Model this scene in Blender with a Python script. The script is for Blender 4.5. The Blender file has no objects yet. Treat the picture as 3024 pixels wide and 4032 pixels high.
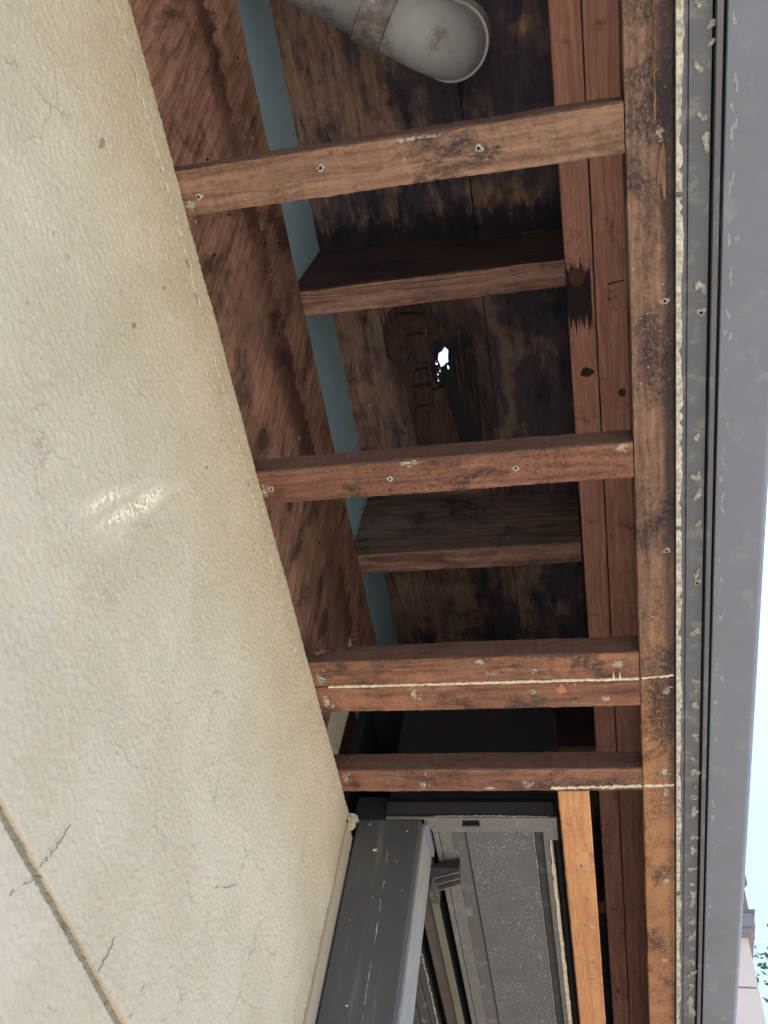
import bpy, math, random
import numpy as np
from mathutils import Matrix, Vector
from mathutils.geometry import tessellate_polygon

# ------------------------------------------------------------------ camera, sky, sun, exposure
CZ = 1.75                      # eye height; all z values below are relative to the eye
scn = bpy.context.scene
col = scn.collection
RX = (0.97634373, 0.16415186, 0.14073762)
DN = (-0.06647018, 0.84722823, -0.52705412)
FW = (-0.2057538, 0.50523113, 0.83809717)
cam_d = bpy.data.cameras.new('camera')
cam = bpy.data.objects.new('camera', cam_d); col.objects.link(cam)
cam_d.sensor_fit = 'VERTICAL'; cam_d.sensor_height = 36.0; cam_d.lens = 31.71
cam_d.clip_start = 0.02; cam_d.clip_end = 500.0
cam.matrix_world = Matrix(((RX[0], -DN[0], -FW[0], 0), (RX[1], -DN[1], -FW[1], 0),
                           (RX[2], -DN[2], -FW[2], CZ), (0, 0, 0, 1)))
scn.camera = cam
SUN = Vector((0.1559, 0.2721, 0.9495)).normalized()
w = bpy.data.worlds.new('World'); scn.world = w; w.use_nodes = True
nt = w.node_tree; bg = nt.nodes['Background']
sky = nt.nodes.new('ShaderNodeTexSky'); sky.sky_type = 'NISHITA'; sky.sun_disc = False
sky.sun_elevation = math.asin(SUN.z); sky.sun_rotation = math.atan2(SUN.x, SUN.y)
sky.air_density = 1.0; sky.dust_density = 0.5; sky.ozone_density = 1.8
nt.links.new(sky.outputs[0], bg.inputs[0]); bg.inputs[1].default_value = 0.115
sl = bpy.data.lights.new('sun', 'SUN'); sl.energy = 3.7; sl.angle = math.radians(0.53); sl.color = (1, 0.97, 0.93)
so = bpy.data.objects.new('sun', sl); col.objects.link(so)
so.rotation_euler = SUN.to_track_quat('Z', 'Y').to_euler(); so.location = (3, 4, 12)
scn.view_settings.view_transform = 'Standard'; scn.view_settings.look = 'None'
scn.view_settings.exposure = 1.9; scn.view_settings.gamma = 1.0
scn.cycles.max_bounces = 10; scn.cycles.diffuse_bounces = 6
scn.cycles.use_denoising = True

rnd = random.Random(7)
nrs = np.random.RandomState(11)

# ------------------------------------------------------------------ node helpers
class NT:
    def __init__(s, name):
        s.m = bpy.data.materials.new(name); s.m.use_nodes = True
        s.t = s.m.node_tree; s.b = s.t.nodes['Principled BSDF']; s._p = None
    def n(s, k): return s.t.nodes.new(k)
    def l(s, a, b): s.t.links.new(a, b)
    def put(s, sock, v):
        if hasattr(v, 'is_linked') or hasattr(v, 'links'): s.l(v, sock)
        elif isinstance(v, (tuple, list)) and len(v) == 3 and sock.type == 'RGBA': sock.default_value = (*v, 1)
        else: sock.default_value = v
    def pos(s):                                  # world position, eye height taken off, shifted per object
        if s._p is None:
            g = s.n('ShaderNodeNewGeometry')
            s._raw = s.vm('SUBTRACT', g.outputs['Position'], (0, 0, CZ))
            oi = s.n('ShaderNodeObjectInfo')
            r = s.vm('MULTIPLY', s.xyz(oi.outputs['Random'], oi.outputs['Random'], oi.outputs['Random']), (13.7, 7.3, 9.1))
            s._p = s.vm('ADD', s._raw, r)
        return s._p
    def raw(s): s.pos(); return s._raw
    def vm(s, op, a, b):
        v = s.n('ShaderNodeVectorMath'); v.operation = op; s.put(v.inputs[0], a); s.put(v.inputs[1], b); return v.outputs[0]
    def xyz(s, x, y, z):
        c = s.n('ShaderNodeCombineXYZ'); s.put(c.inputs[0], x); s.put(c.inputs[1], y); s.put(c.inputs[2], z); return c.outputs[0]
    def sep(s, v):
        c = s.n('ShaderNodeSeparateXYZ'); s.l(v, c.inputs[0]); return c.outputs
    def mth(s, op, a, b=0.0, c=None):
        v = s.n('ShaderNodeMath'); v.operation = op; s.put(v.inputs[0], a); s.put(v.inputs[1], b)
        if c is not None: s.put(v.inputs[2], c)
        return v.outputs[0]
    def noise(s, vec, scale=1.0, detail=4.0, rough=0.55, dist=0.0):
        v = s.n('ShaderNodeTexNoise'); s.l(vec, v.inputs['Vector']); v.inputs['Scale'].default_value = scale
        v.inputs['Detail'].default_value = detail; v.inputs['Roughness'].default_value = rough
        v.inputs['Distortion'].default_value = dist; return v.outputs['Fac']
    def vor(s, vec, scale, feat='F1', rand=1.0):
        v = s.n('ShaderNodeTexVoronoi'); v.feature = feat; s.l(vec, v.inputs['Vector'])
        v.inputs['Scale'].default_value = scale; v.inputs['Randomness'].default_value = rand; return v
    def step(s, x, lo, hi):
        v = s.n('ShaderNodeMapRange'); v.interpolation_type = 'SMOOTHSTEP'; s.put(v.inputs[0], x)
        s.put(v.inputs[1], lo); s.put(v.inputs[2], hi); return v.outputs[0]
    def mix(s, f, a, b):
        v = s.n('ShaderNodeMix'); v.data_type = 'RGBA'; s.put(v.inputs[0], f); s.put(v.inputs[6], a); s.put(v.inputs[7], b); return v.outputs[2]
    def bump(s, h, strength, dist):
        v = s.n('ShaderNodeBump'); v.inputs['Strength'].default_value = strength; v.inputs['Distance'].default_value = dist
        s.l(h, v.inputs['Height']); s.l(v.outputs[0], s.b.inputs['Normal'])
    def done(s, colr, rough=0.8, metal=0.0, spec=0.3):
        s.put(s.b.inputs['Base Color'], colr); s.put(s.b.inputs['Roughness'], rough)
        s.put(s.b.inputs['Metallic'], metal); s.b.inputs['Specular IOR Level'].default_value = spec
        return s.m

def S(r, g, b):                                   # sRGB 0..255 to linear
    f = lambda c: (c / 12.92 if c <= 0.04045 else ((c + 0.055) / 1.055) ** 2.4)
    return (f(r / 255), f(g / 255), f(b / 255))

def stretch(axis, across, along):
    v = [across] * 3; v['XYZ'.index(axis)] = along; return tuple(v)

def wood(name, lite, dark, axis, across=130, along=6, mould=0.5, mcol=(.020, .020, .028), msc=26,
         fleck=0.4, white=0.0, extra=None, bump=.5, skew=None, rings=0.3, smears=(), sat=.86, fth=.52):
    def ds(c):
        g = (c[0] + c[1] + c[2]) / 3; return tuple(g + (x - g) * sat for x in c)
    lite, dark = ds(lite), ds(dark)
    N = NT(name); p = N.pos()
    if skew: p = N.vm('ADD', p, N.vm('MULTIPLY', N.xyz(0, N.sep(p)[2], N.sep(p)[1]), skew))
    warp = N.vm('MULTIPLY', N.xyz(N.noise(p, 14, 2), N.noise(p, 17, 2), N.noise(p, 15, 2)), (.010, .010, .010))
    v = N.vm('MULTIPLY', N.vm('ADD', p, warp), stretch(axis, across, along))
    g1 = N.noise(v, 1, 5, .62); g2 = N.noise(v, 4.5, 4, .6); g3 = N.noise(p, 11, 4, .6)
    mot = N.noise(N.vm('MULTIPLY', p, stretch(axis, 1, .55)), 120, 6, .72)
    band = N.mth('SINE', N.mth('MULTIPLY', N.noise(N.vm('MULTIPLY', N.vm('ADD', p, warp), stretch(axis, 30, 1.0)), 1, 1.5, .5), 75))
    band = N.step(band, -.6, 1.0)
    f = N.mth('ADD', N.mth('MULTIPLY', g1, .42), N.mth('ADD', N.mth('MULTIPLY', g2, .25), N.mth('MULTIPLY', g3, .35)))
    f = N.mth('ADD', f, N.mth('MULTIPLY', mot, .22))
    f = N.mth('SUBTRACT', f, N.mth('MULTIPLY', band, rings * .14))
    c = N.mix(N.step(f, .40, .82), dark, lite)
    if extra: c = extra(N, c)
    if mould > 0:
        a = N.noise(N.vm('MULTIPLY', p, stretch(axis, 1.15, .75)), msc, 9, .68, .35)
        m = N.step(a, .62 - .16 * mould, .70 - .10 * mould)
        fine = N.noise(N.vm('MULTIPLY', p, stretch(axis, 1, .5)), 420, 4, .7)
        m = N.mth('MULTIPLY', m, N.step(fine, .30, .58))
        c = N.mix(N.mth('MULTIPLY', m, .84), c, mcol)
        a2 = N.noise(N.vm('ADD', p, (1.3, 6.1, 2.2)), msc * 3.2, 6, .7)
        c = N.mix(N.mth('MULTIPLY', N.step(a2, .56, .70), .42), c, mcol)
    if fleck > 0:
        k = N.noise(N.vm('MULTIPLY', p, stretch(axis, 1, .75)), 330, 6, .78)
        zone = N.step(N.noise(p, 20, 4, .6), .36, .62)
        c = N.mix(N.mth('MULTIPLY', N.mth('MULTIPLY', N.step(k, fth, fth + .20), zone), fleck), c, (.022, .018, .022))
        k2 = N.noise(N.vm('ADD', p, (3.1, 1.7, .3)), 300, 6, .75)
        c = N.mix(N.mth('MULTIPLY', N.step(k2, .55, .78), fleck * .5), c, tuple(min(1, x * 1.7) for x in lite))
    mw = None
    if white > 0:
        b = N.noise(N.vm('ADD', p, (5, 2, 8)), 30, 8, .75); fine = N.noise(p, 260, 4, .7)
        mw = N.mth('MULTIPLY', N.step(b, .72 - .1 * white, .77 - .07 * white), N.step(fine, .42, .56))
        c = N.mix(N.mth('MULTIPLY', mw, .7), c, (.50, .47, .43))
        vv = N.vor(p, 95)
        c = N.mix(N.mth('MULTIPLY', N.step(vv.outputs['Distance'], .075, .04), N.step(N.noise(p, 13, 2), .48, .6)), c, (.56, .53, .47))
    if smears:                                   # smeared plaster left where the soffit was torn off
        acc = None
        for x, y, rx, ry in smears:
            d = N.n('ShaderNodeVectorMath'); d.operation = 'LENGTH'
            N.l(N.vm('DIVIDE', N.vm('MULTIPLY', N.vm('SUBTRACT', N.raw(), (x, y, 0)), (1, 1, 0)), (rx * .85, ry * .85, 1)), d.inputs[0])
            e = N.step(d.outputs['Value'], 1.0, .1); acc = e if acc is None else N.mth('MAXIMUM', acc, e)
        w1 = N.noise(N.vm('ADD', N.raw(), (4, 4, 4)), 240, 6, .78); w2 = N.noise(N.raw(), 90, 4, .7)
        e = N.mth('ADD', N.mth('MULTIPLY', acc, .30), N.mth('ADD', N.mth('MULTIPLY', w1, .75), N.mth('MULTIPLY', w2, .30)))
        c = N.mix(N.mth('MULTIPLY', N.mth('MULTIPLY', N.step(e, .70, .92), N.step(acc, .0, .3)), .78), c, N.mix(w1, (.40, .38, .35), (.72, .69, .62)))
    h = N.mth('ADD', N.mth('MULTIPLY', g2, .5), N.mth('ADD', N.mth('MULTIPLY', N.noise(p, 500, 3, .6), .4), N.mth('MULTIPLY', mot, .5)))
    N.bump(h, bump, .0012)
    return N.done(c, N.mth('ADD', .68, N.mth('MULTIPLY', g3, .25)), 0, .25)

# ------------------------------------------------------------------ mesh helpers
def mk(name, V, F, mat, parent=None, smooth=False, origin=None):
    V = np.array(V, dtype=float)
    lo, hi = V.min(0), V.max(0)
    o = np.array(origin, float) if origin is not None else np.array([(lo[0] + hi[0]) / 2, (lo[1] + hi[1]) / 2, lo[2]])
    me = bpy.data.meshes.new(name); me.from_pydata((V - o).tolist(), [], [tuple(int(i) for i in f) for f in F]); me.update()
    if isinstance(mat, (list, tuple)):
        for m in mat: me.materials.append(m)
    else: me.materials.append(mat)
    if smooth: me.polygons.foreach_set('use_smooth', [True] * len(me.polygons))
    ob = bpy.data.objects.new(name, me); col.objects.link(ob)
    wp = Vector((o[0], o[1], o[2] + CZ))
    if parent is not None:
        ob.parent = parent; ob.location = wp - Vector(parent['_w'])
    else: ob.location = wp
    ob['_w'] = tuple(wp)
    return ob

def empty(name, p):
    e = bpy.data.objects.new(name, None); col.objects.link(e)
    e.location = (p[0], p[1], p[2] + CZ); e['_w'] = tuple(e.location); e.empty_display_size = .05
    return e

def tag(o, label, cat, group=None, kind=None):
    o['label'] = label; o['category'] = cat
    if group: o['group'] = group
    if kind: o['kind'] = kind
    return o

def board(name, x0, x1, y0, y1, z0, z1, axis, mat, parent=None, ch=.0012, jit=.0005, seg=40, origin=None, taper=None, side=None):
    """a sawn board along an axis: chamfered section, edges wandering a little; taper(t) lifts the top"""
    A = 'XYZ'.index(axis); lo = [x0, y0, z0]; hi = [x1, y1, z1]
    U, W = [i for i in range(3) if i != A]
    ul, uh, wl, wh = lo[U], hi[U], lo[W], hi[W]
    sec = [(ul + ch, wl), (uh - ch, wl), (uh, wl + ch), (uh, wh - ch), (uh - ch, wh), (ul + ch, wh), (ul, wh - ch), (ul, wl + ch)]
    V = []; F = []
    cen = ((ul + uh) / 2, (wl + wh) / 2)
    slow = [np.interp(np.linspace(0, 1, seg + 1), np.linspace(0, 1, 9), nrs.randn(9)) for _ in range(8)]
    for i in range(seg + 1):
        t = i / seg; a = lo[A] + (hi[A] - lo[A]) * t
        for k, (u, q) in enumerate(sec):
            p = [0, 0, 0]; p[A] = a
            p[U] = u + (slow[k // 2 % 8][i] + .6 * nrs.randn()) * jit * .6
            p[W] = q + (slow[(k + 3) % 8][i] + .4 * nrs.randn()) * jit * .6
            if taper and W == 2 and q > cen[1]: p[2] += taper(t)
            V.append(p)
    for i in range(seg):
        for k in range(8):
            a = i * 8 + k; b = i * 8 + (k + 1) % 8
            F.append((a, b, b + 8, a + 8))
    F.append(tuple(range(7, -1, -1))); F.append(tuple(seg * 8 + k for k in range(8)))
    ob = mk(name, V, F, [mat, side] if side else mat, parent, origin=origin)
    if side:                                     # sides and top take a second, darker material
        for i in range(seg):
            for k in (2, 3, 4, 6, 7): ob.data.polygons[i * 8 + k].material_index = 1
    return ob

def box(name, x0, x1, y0, y1, z0, z1, mat, parent=None, ch=.0008):
    return board(name, x0, x1, y0, y1, z0, z1, 'Y', mat, parent, ch, 0.0, 1)

def sheet(name, loops, zf, th, mat, parent=None):
    """a flat sheet with holes; loops[0] outer; zf(x,y) = underside"""
    pl = [[Vector((x, y, 0)) for x, y in L] for L in loops]
    tri = tessellate_polygon(pl)
    P = [(x, y) for L in loops for x, y in L]; n = len(P)
    V = [(x, y, zf(x, y)) for x, y in P] + [(x, y, zf(x, y) + th) for x, y in P]
    F = []
    for a, b, c in tri:
        F.append((a, b, c)); F.append((a + n, c + n, b + n))
    k = 0
    for L in loops:
        m = len(L)
        for i in range(m):
            a = k + i; b = k + (i + 1) % m; F.append((a, b, b + n, a + n))
        k += m
    return mk(name, V, F, mat, parent)

def ragged(poly, step, amp, seed, ay=1.0):
    r = random.Random(seed); out = []
    for i, (x, y) in enumerate(poly):
        x2, y2 = poly[(i + 1) % len(poly)]; L = math.hypot(x2 - x, y2 - y); n = max(1, int(L / step))
        for j in range(n):
            t = j / n; out.append((x + (x2 - x) * t + r.gauss(0, amp), y + (y2 - y) * t + r.gauss(0, amp * ay)))
    return out

def blob(name, c, r, mat, parent, plane='Z', th=.0006, seed=0, ax=1.0, ay=1.0, n=18, side=-1, rough=.35):
    """a thin irregular dab lying on a face: plane Z (underside), X (wall face) or Y (front face)"""
    q = random.Random(seed); ph = [q.uniform(0, 6.28) for _ in range(4)]
    am = [rough * q.uniform(.3, 1) / (k + 1) for k in range(4)]
    def P(u, v, d):
        if plane == 'Z': return (c[0] + u, c[1] + v, c[2] + side * d)
        if plane == 'X': return (c[0] + side * d, c[1] + u, c[2] + v)
        return (c[0] + u, c[1] + side * d, c[2] + v)
    ring = []
    for i in range(n):
        a = 6.2832 * i / n
        k = 1 + sum(am[j] * math.sin((j + 2) * a + ph[j]) for j in range(4)) + q.gauss(0, rough * .15)
        ring.append((max(.25, k) * r * ax * math.cos(a), max(.25, k) * r * ay * math.sin(a)))
    V = [P(u, v, -.0004) for u, v in ring] + [P(u * .93, v * .93, th * q.uniform(.5, .9)) for u, v in ring] + [P(u * .5, v * .5, th * q.uniform(.7, 1.3)) for u, v in ring] + [P(0, 0, th)]
    F = []
    for i in range(n):
        j = (i + 1) % n
        F += [(i, j, n + j, n + i), (n + i, n + j, 2 * n + j, 2 * n + i), (2 * n + i, 2 * n + j, 3 * n)]
    return mk(name, V, F, mat, parent)

def nail_hole(c, parent, r=.0017, seed=0):
    """a screw hole in the underside with a ring of torn pale paint"""
    q = random.Random(seed); n = 12; V = []; F = []
    for k, (rr, dz) in enumerate(((1.9, .0003), (1.3, -.0006), (.75, -.0004), (.62, .0004))):
        for i in range(n):
            a = 6.2832 * i / n; e = rr * (1 + (q.gauss(0, .22) if k < 2 else q.gauss(0, .06)))
            V.append((c[0] + r * e * math.cos(a), c[1] + r * e * math.sin(a), c[2] + dz))
    for k in range(3):
        for i in range(n): F.append((k * n + i, k * n + (i + 1) % n, k * n + n + (i + 1) % n, k * n + n + i))
    ring = mk('hole_rim', V, F, M['paste'], parent)
    V = [(c[0] + r * .8 * math.cos(6.2832 * i / n), c[1] + r * .8 * math.sin(6.2832 * i / n), c[2] - .00025) for i in range(n)]
    V += [(v[0], v[1], c[2] + .0004) for v in V]
    mk('screw_hole', V, [tuple(range(n)), tuple(range(2 * n - 1, n - 1, -1))] + [(i, (i + 1) % n, n + (i + 1) % n, n + i) for i in range(n)], M['void'], parent)

def ribbon(name, pts, width, mat, parent, nrm, th=.0003, seed=0, var=.5):
    """a thin wandering strip along points on a face with outward normal nrm"""
    q = random.Random(seed); nrm = Vector(nrm); V = []; F = []
    P = [Vector(p) for p in pts]
    for i, p in enumerate(P):
        d = (P[min(i + 1, len(P) - 1)] - P[max(i - 1, 0)]).normalized(); s = d.cross(nrm).normalized()
        a = width * max(.12, 1 + q.gauss(0, var)); b = width * max(.12, 1 + q.gauss(0, var))
        if i in (0, len(P) - 1): a *= .3; b *= .3
        V += [p + s * a - nrm * .0004, p + s * a * .8 + nrm * th, p - s * b * .8 + nrm * th, p - s * b - nrm * .0004]
    for i in range(len(P) - 1):
        for k in range(3): F.append((i * 4 + k, i * 4 + k + 1, i * 4 + k + 5, i * 4 + k + 4))
    return mk(name, [tuple(v) for v in V], F, mat, parent)

def line(a, b, n, seed=0, amp=.0):
    q = random.Random(seed); a = Vector(a); b = Vector(b)
    return [a.lerp(b, i / (n - 1)) + Vector((q.gauss(0, amp), q.gauss(0, amp), q.gauss(0, amp))) for i in range(n)]

def tube(name, path, radii, mat, parent=None, n=40, origin=None):
    P = [Vector(p) for p in path]; V = []; F = []
    up = Vector((0, 0, 1)); prev = None
    for i, p in enumerate(P):
        d = (P[min(i + 1, len(P) - 1)] - P[max(i - 1, 0)]).normalized()
        if prev is None: s = (d.cross(up) if abs(d.z) < .95 else d.cross(Vector((0, 1, 0)))).normalized()
        else: s = (prev - d * prev.dot(d)).normalized()
        prev = s; t = s.cross(d)
        for k in range(n):
            a = 6.2832 * k / n; V.append(tuple(p + (s * math.cos(a) + t * math.sin(a)) * radii[i]))
    for i in range(len(P) - 1):
        for k in range(n):
            a = i * n + k; b = i * n + (k + 1) % n; F.append((a, b, b + n, a + n))
    F.append(tuple(range(n))); F.append(tuple(range(len(V) - 1, len(V) - n - 1, -1)))
    return mk(name, V, F, mat, parent, smooth=True, origin=origin)

# ------------------------------------------------------------------ materials
M = {}
def mats():
    # stucco
    N = NT('stucco'); p = N.raw()
    n1 = N.noise(p, 9, 5, .6); n2 = N.noise(p, 150, 4, .6); n3 = N.noise(p, 45, 6, .7)
    c = N.mix(N.step(n1, .3, .72), (.492, .418, .308), (.568, .495, .388))
    c = N.mix(N.mth('MULTIPLY', N.step(n2, .45, .7), .35), c, (.55, .515, .435))
    c = N.mix(N.mth('MULTIPLY', N.step(n3, .60, .72), .28), c, (.33, .305, .26))
    vv = N.vor(N.vm('ADD', p, N.vm('MULTIPLY', N.xyz(n2, n3, n2), (.01, .01, .01))), 26)
    c = N.mix(N.mth('MULTIPLY', N.step(vv.outputs['Distance'], .07, .03), .5), c, (.32, .22, .14))
    st = N.noise(N.vm('MULTIPLY', p, (1, 9, 2.2)), 1, 7, .7)
    c = N.mix(N.mth('MULTIPLY', N.step(st, .52, .72), .22), c, (.40, .335, .245))
    ck = N.vor(N.vm('ADD', p, N.vm('MULTIPLY', N.xyz(N.noise(p, 30, 4), N.noise(p, 34, 4), N.noise(p, 38, 4)), (.03, .03, .03))), 17, 'DISTANCE_TO_EDGE')
    ckm = N.mth('MULTIPLY', N.step(ck.outputs['Distance'], .016, .004), N.step(N.noise(p, 12, 5, .7), .53, .62))
    c = N.mix(N.mth('MULTIPLY', ckm, .32), c, (.26, .235, .20))
    N.bump(N.mth('SUBTRACT', N.mth('ADD', N.noise(p, 700, 4, .7), N.mth('MULTIPLY', N.noise(p, 170, 5, .65), 1.2)), ckm), .55, .0013)
    M['stucco'] = N.done(c, .9, 0, .15)
    N = NT('joint_sand'); p = N.raw()
    c = N.mix(N.noise(p, 400, 4, .7), (.19, .145, .085), (.40, .335, .235)); N.bump(N.noise(p, 500, 4, .7), .8, .002)
    M['joint'] = N.done(c, .9)
    N = NT('cream_plaster'); p = N.raw()
    c = N.mix(N.step(N.noise(p, 160, 5, .7), .4, .65), (.40, .36, .28), (.60, .56, .46)); N.bump(N.noise(p, 320, 4, .7), .6, .001)
    M['cream'] = N.done(c, .85)
    N = NT('tan_caulk'); p = N.raw(); c = N.mix(N.noise(N.vm('MULTIPLY', p, (1, 1, .2)), 60, 5, .6), (.40, .34, .25), (.52, .46, .36)); M['caulk_tan'] = N.done(c, .7)
    N = NT('plaster_pale'); p = N.raw(); c = N.mix(N.step(N.noise(p, 150, 6, .75), .36, .62), (.30, .285, .25), (.68, .64, .54)); N.bump(N.noise(p, 300, 5, .7), .7, .001); M['plaster'] = N.done(c, .85)
    N = NT('pale_paste'); p = N.raw()
    c = N.mix(N.step(N.noise(p, 220, 6, .75), .40, .68), (.24, .235, .22), (.56, .54, .49)); N.bump(N.noise(p, 500, 4, .7), .6, .001)
    M['paste'] = N.done(c, .85)
    N = NT('white_caulk'); p = N.raw()
    c = N.mix(N.step(N.noise(p, 260, 5, .7), .35, .6), (.58, .50, .38), (.82, .76, .62)); N.bump(N.noise(p, 400, 4, .7), .5, .001)
    M['caulk'] = N.done(c, .8)
    N = NT('lime_stain'); M['lime'] = N.done((.30, .305, .325), .7)
    N = NT('dark_void'); M['void'] = N.done((.01, .009, .01), .9, 0, .1)
    N = NT('crack_line'); M['crack'] = N.done((.27, .245, .21), .9, 0, .1)

    # lumber
    SM3 = [(-.1901, .6942, .010, .017), (-.2945, .703, .011, .024), (-.2945, .668, .010, .022), (.035, .6593, .016, .014), (-.1101, .6495, .012, .010), (-.0584, .6948, .008, .008), (-.10, .668, .02, .008), (.02, .708, .012, .012)]
    SM4 = [(-.2011, .8423, .010, .016), (-.2965, .8286, .010, .022), (-.0757, .8417, .014, .014), (-.195, .823, .005, .012), (-.12, .848, .02, .006), (.02, .848, .02, .010)]
    M['look_a'] = wood('lookout_grey_brown', S(172, 130, 104), S(98, 68, 52), 'X', mould=.50, msc=17, fleck=.7, fth=.48, white=.15, sat=.82, smears=[(-.299, .138, .014, .012), (-.1815, .1243, .006, .006), (-.054, .1272, .008, .007), (-.113, .1267, .004, .004), (-.10, .113, .05, .004)])
    M['look_b'] = wood('lookout_red_brown', S(162, 106, 78), S(92, 56, 42), 'X', mould=.46, msc=19, fleck=.75, fth=.45, white=.2, sat=.78, smears=[(-.299, .418, .012, .020), (-.1719, .415, .008, .008), (-.0509, .4139, .006, .006), (-.15, .399, .03, .006), (.046, .401, .02, .010)])
    M['look_c'] = wood('lookout_orange_brown', S(174, 120, 90), S(98, 64, 50), 'X', mould=.85, msc=15, fleck=.5, white=.3, smears=SM3)
    M['look_d'] = wood('lookout_brown_blotched', S(164, 114, 90), S(94, 62, 50), 'X', mould=.85, msc=16, fleck=.5, white=.3, smears=SM4)
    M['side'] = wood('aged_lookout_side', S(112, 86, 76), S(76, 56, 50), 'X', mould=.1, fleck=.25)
    M['rafter'] = wood('rafter_brown', S(184, 140, 120), S(100, 72, 64), 'X', mould=.35, msc=13, fleck=.5, rings=.7)
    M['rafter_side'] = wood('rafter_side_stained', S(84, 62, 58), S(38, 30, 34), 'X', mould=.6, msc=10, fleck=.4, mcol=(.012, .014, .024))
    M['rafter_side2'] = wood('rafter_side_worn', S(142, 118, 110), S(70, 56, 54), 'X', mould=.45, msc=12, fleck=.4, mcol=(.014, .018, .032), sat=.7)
    M['stub'] = wood('stub_brown', S(126, 94, 82), S(78, 54, 50), 'X', mould=.1, fleck=.3)
    def rim_x(N, c):
        y = N.sep(N.raw())[1]; x = N.sep(N.raw())[0]
        q = N.noise(N.vm('MULTIPLY', N.raw(), (420, 14, 420)), 1, 3, .6)
        yy = N.mth('ADD', y, N.mth('MULTIPLY', N.mth('SUBTRACT', q, .5), .07))
        a = N.mth('MULTIPLY', N.step(yy, .332, .338), N.step(yy, .412, .404))
        a = N.mth('MULTIPLY', a, N.step(x, .0385, .0375))
        kx = N.mth('MULTIPLY', N.mth('SUBTRACT', x, .0225), 1.25); ky = N.mth('SUBTRACT', y, .3475)
        d = N.mth('SQRT', N.mth('ADD', N.mth('MULTIPLY', kx, kx), N.mth('MULTIPLY', ky, ky)))
        kn = N.step(d, .0125, .0105)
        c = N.mix(N.mth('MULTIPLY', a, .95), c, (.012, .014, .024))
        ring = N.step(N.mth('SINE', N.mth('MULTIPLY', d, 2600)), -.2, .9)
        return N.mix(kn, c, N.mix(ring, (.10, .05, .04), (.17, .085, .065)))
    M['rim'] = wood('rim_board_red', S(232, 168, 148), S(190, 130, 112), 'Y', mould=.12, fleck=.2, msc=12, extra=rim_x, rings=.8)
    def beam_x(N, c):
        y = N.sep(N.raw())[1]; q = N.noise(N.vm('MULTIPLY', N.raw(), (40, 7, 40)), 1, 5, .65)
        f = N.step(N.mth('ADD', y, N.mth('MULTIPLY', N.mth('SUBTRACT', q, .5), .9)), .42, 1.0)
        c = N.mix(N.mth('MULTIPLY', f, .85), c, N.mix(q, S(150, 104, 74), S(200, 146, 104)))
        f2 = N.step(N.noise(N.vm('MULTIPLY', N.raw(), (60, 12, 60)), 1, 4, .6), .62, .74)
        x = N.sep(N.raw())[0]
        e = N.mth('ADD', N.mth('ADD', x, N.mth('MULTIPLY', N.mth('SUBTRACT', q, .5), .012)), N.mth('MULTIPLY', y, -.004))
        c = N.mix(N.mth('MULTIPLY', N.step(e, .0775, .0850), N.mth('SUBTRACT', .85, N.mth('MULTIPLY', f, .5))), c, (.035, .028, .030))
        return N.mix(N.mth('MULTIPLY', f2, .4), c, S(176, 130, 98))
    M['beam'] = wood('edge_beam', S(160, 126, 106), S(96, 70, 58), 'Y', mould=.85, msc=14, fleck=.75, white=.2, extra=beam_x, sat=.9, fth=.43, smears=[(.0815, .856, .010, .022), (.0837, .6978, .010, .020), (.0823, .1347, .008, .012), (.0811, .8228, .010, .018), (.0828, 1.0157, .012, .014), (.0787, 1.181, .014, .012), (.0795, 1.0, .006, .006), (.085, .267, .006, .008), (.062, .77, .004, .006)])
    M['furring'] = wood('new_furring', S(220, 164, 118), S(184, 126, 84), 'Y', mould=.06, fleck=.12, white=.15, rings=.7, sat=.95, smears=[(-.028, .873, .006, .006), (-.012, 1.115, .010, .010), (-.018, 1.225, .012, .010), (-.02, .99, .007, .007), (-.03, .93, .006, .003), (-.015, 1.05, .004, .006)])
    def she_x(N, c):
        s = N.sep(N.raw()); y, z = s[1], s[2]
        q = N.noise(N.vm('MULTIPLY', N.raw(), (1, 95, 16)), 1, 6, .75); q2 = N.noise(N.raw(), 7, 4, .65)
        zz = N.mth('ADD', z, N.mth('MULTIPLY', N.mth('SUBTRACT', q, .5), .075))
        zz = N.mth('ADD', zz, N.mth('MULTIPLY', N.mth('SUBTRACT', q2, .5), .16))
        m = N.mth('MULTIPLY', N.step(zz, .895, .970), N.step(zz, 1.0, .990))
        m = N.mth('MULTIPLY', m, N.step(N.noise(N.raw(), 6, 4), .34, .56))
        c = N.mix(N.mth('MULTIPLY', m, .85), c, (.066, .020, .018))
        br = N.step(N.noise(N.vm('ADD', N.raw(), (3, 5, 2)), 8, 5, .65), .45, .66)
        c = N.mix(N.mth('MULTIPLY', br, .5), c, (.13, .085, .055))
        m2 = N.step(N.noise(N.vm('MULTIPLY', N.raw(), (1, 15, 8)), 1, 7, .68, .6), .48, .66)
        c = N.mix(N.mth('MULTIPLY', m2, .80), c, (.026, .016, .016))
        gap = N.step(N.noise(N.vm('MULTIPLY', N.vm('ADD', N.raw(), N.vm('MULTIPLY', N.xyz(0, N.sep(N.raw())[2], 0), (0, .35, 0))), (1, 300, 22)), 1, 4, .6), .60, .67)
        c = N.mix(N.mth('MULTIPLY', gap, .45), c, (.02, .012, .010))
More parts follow.
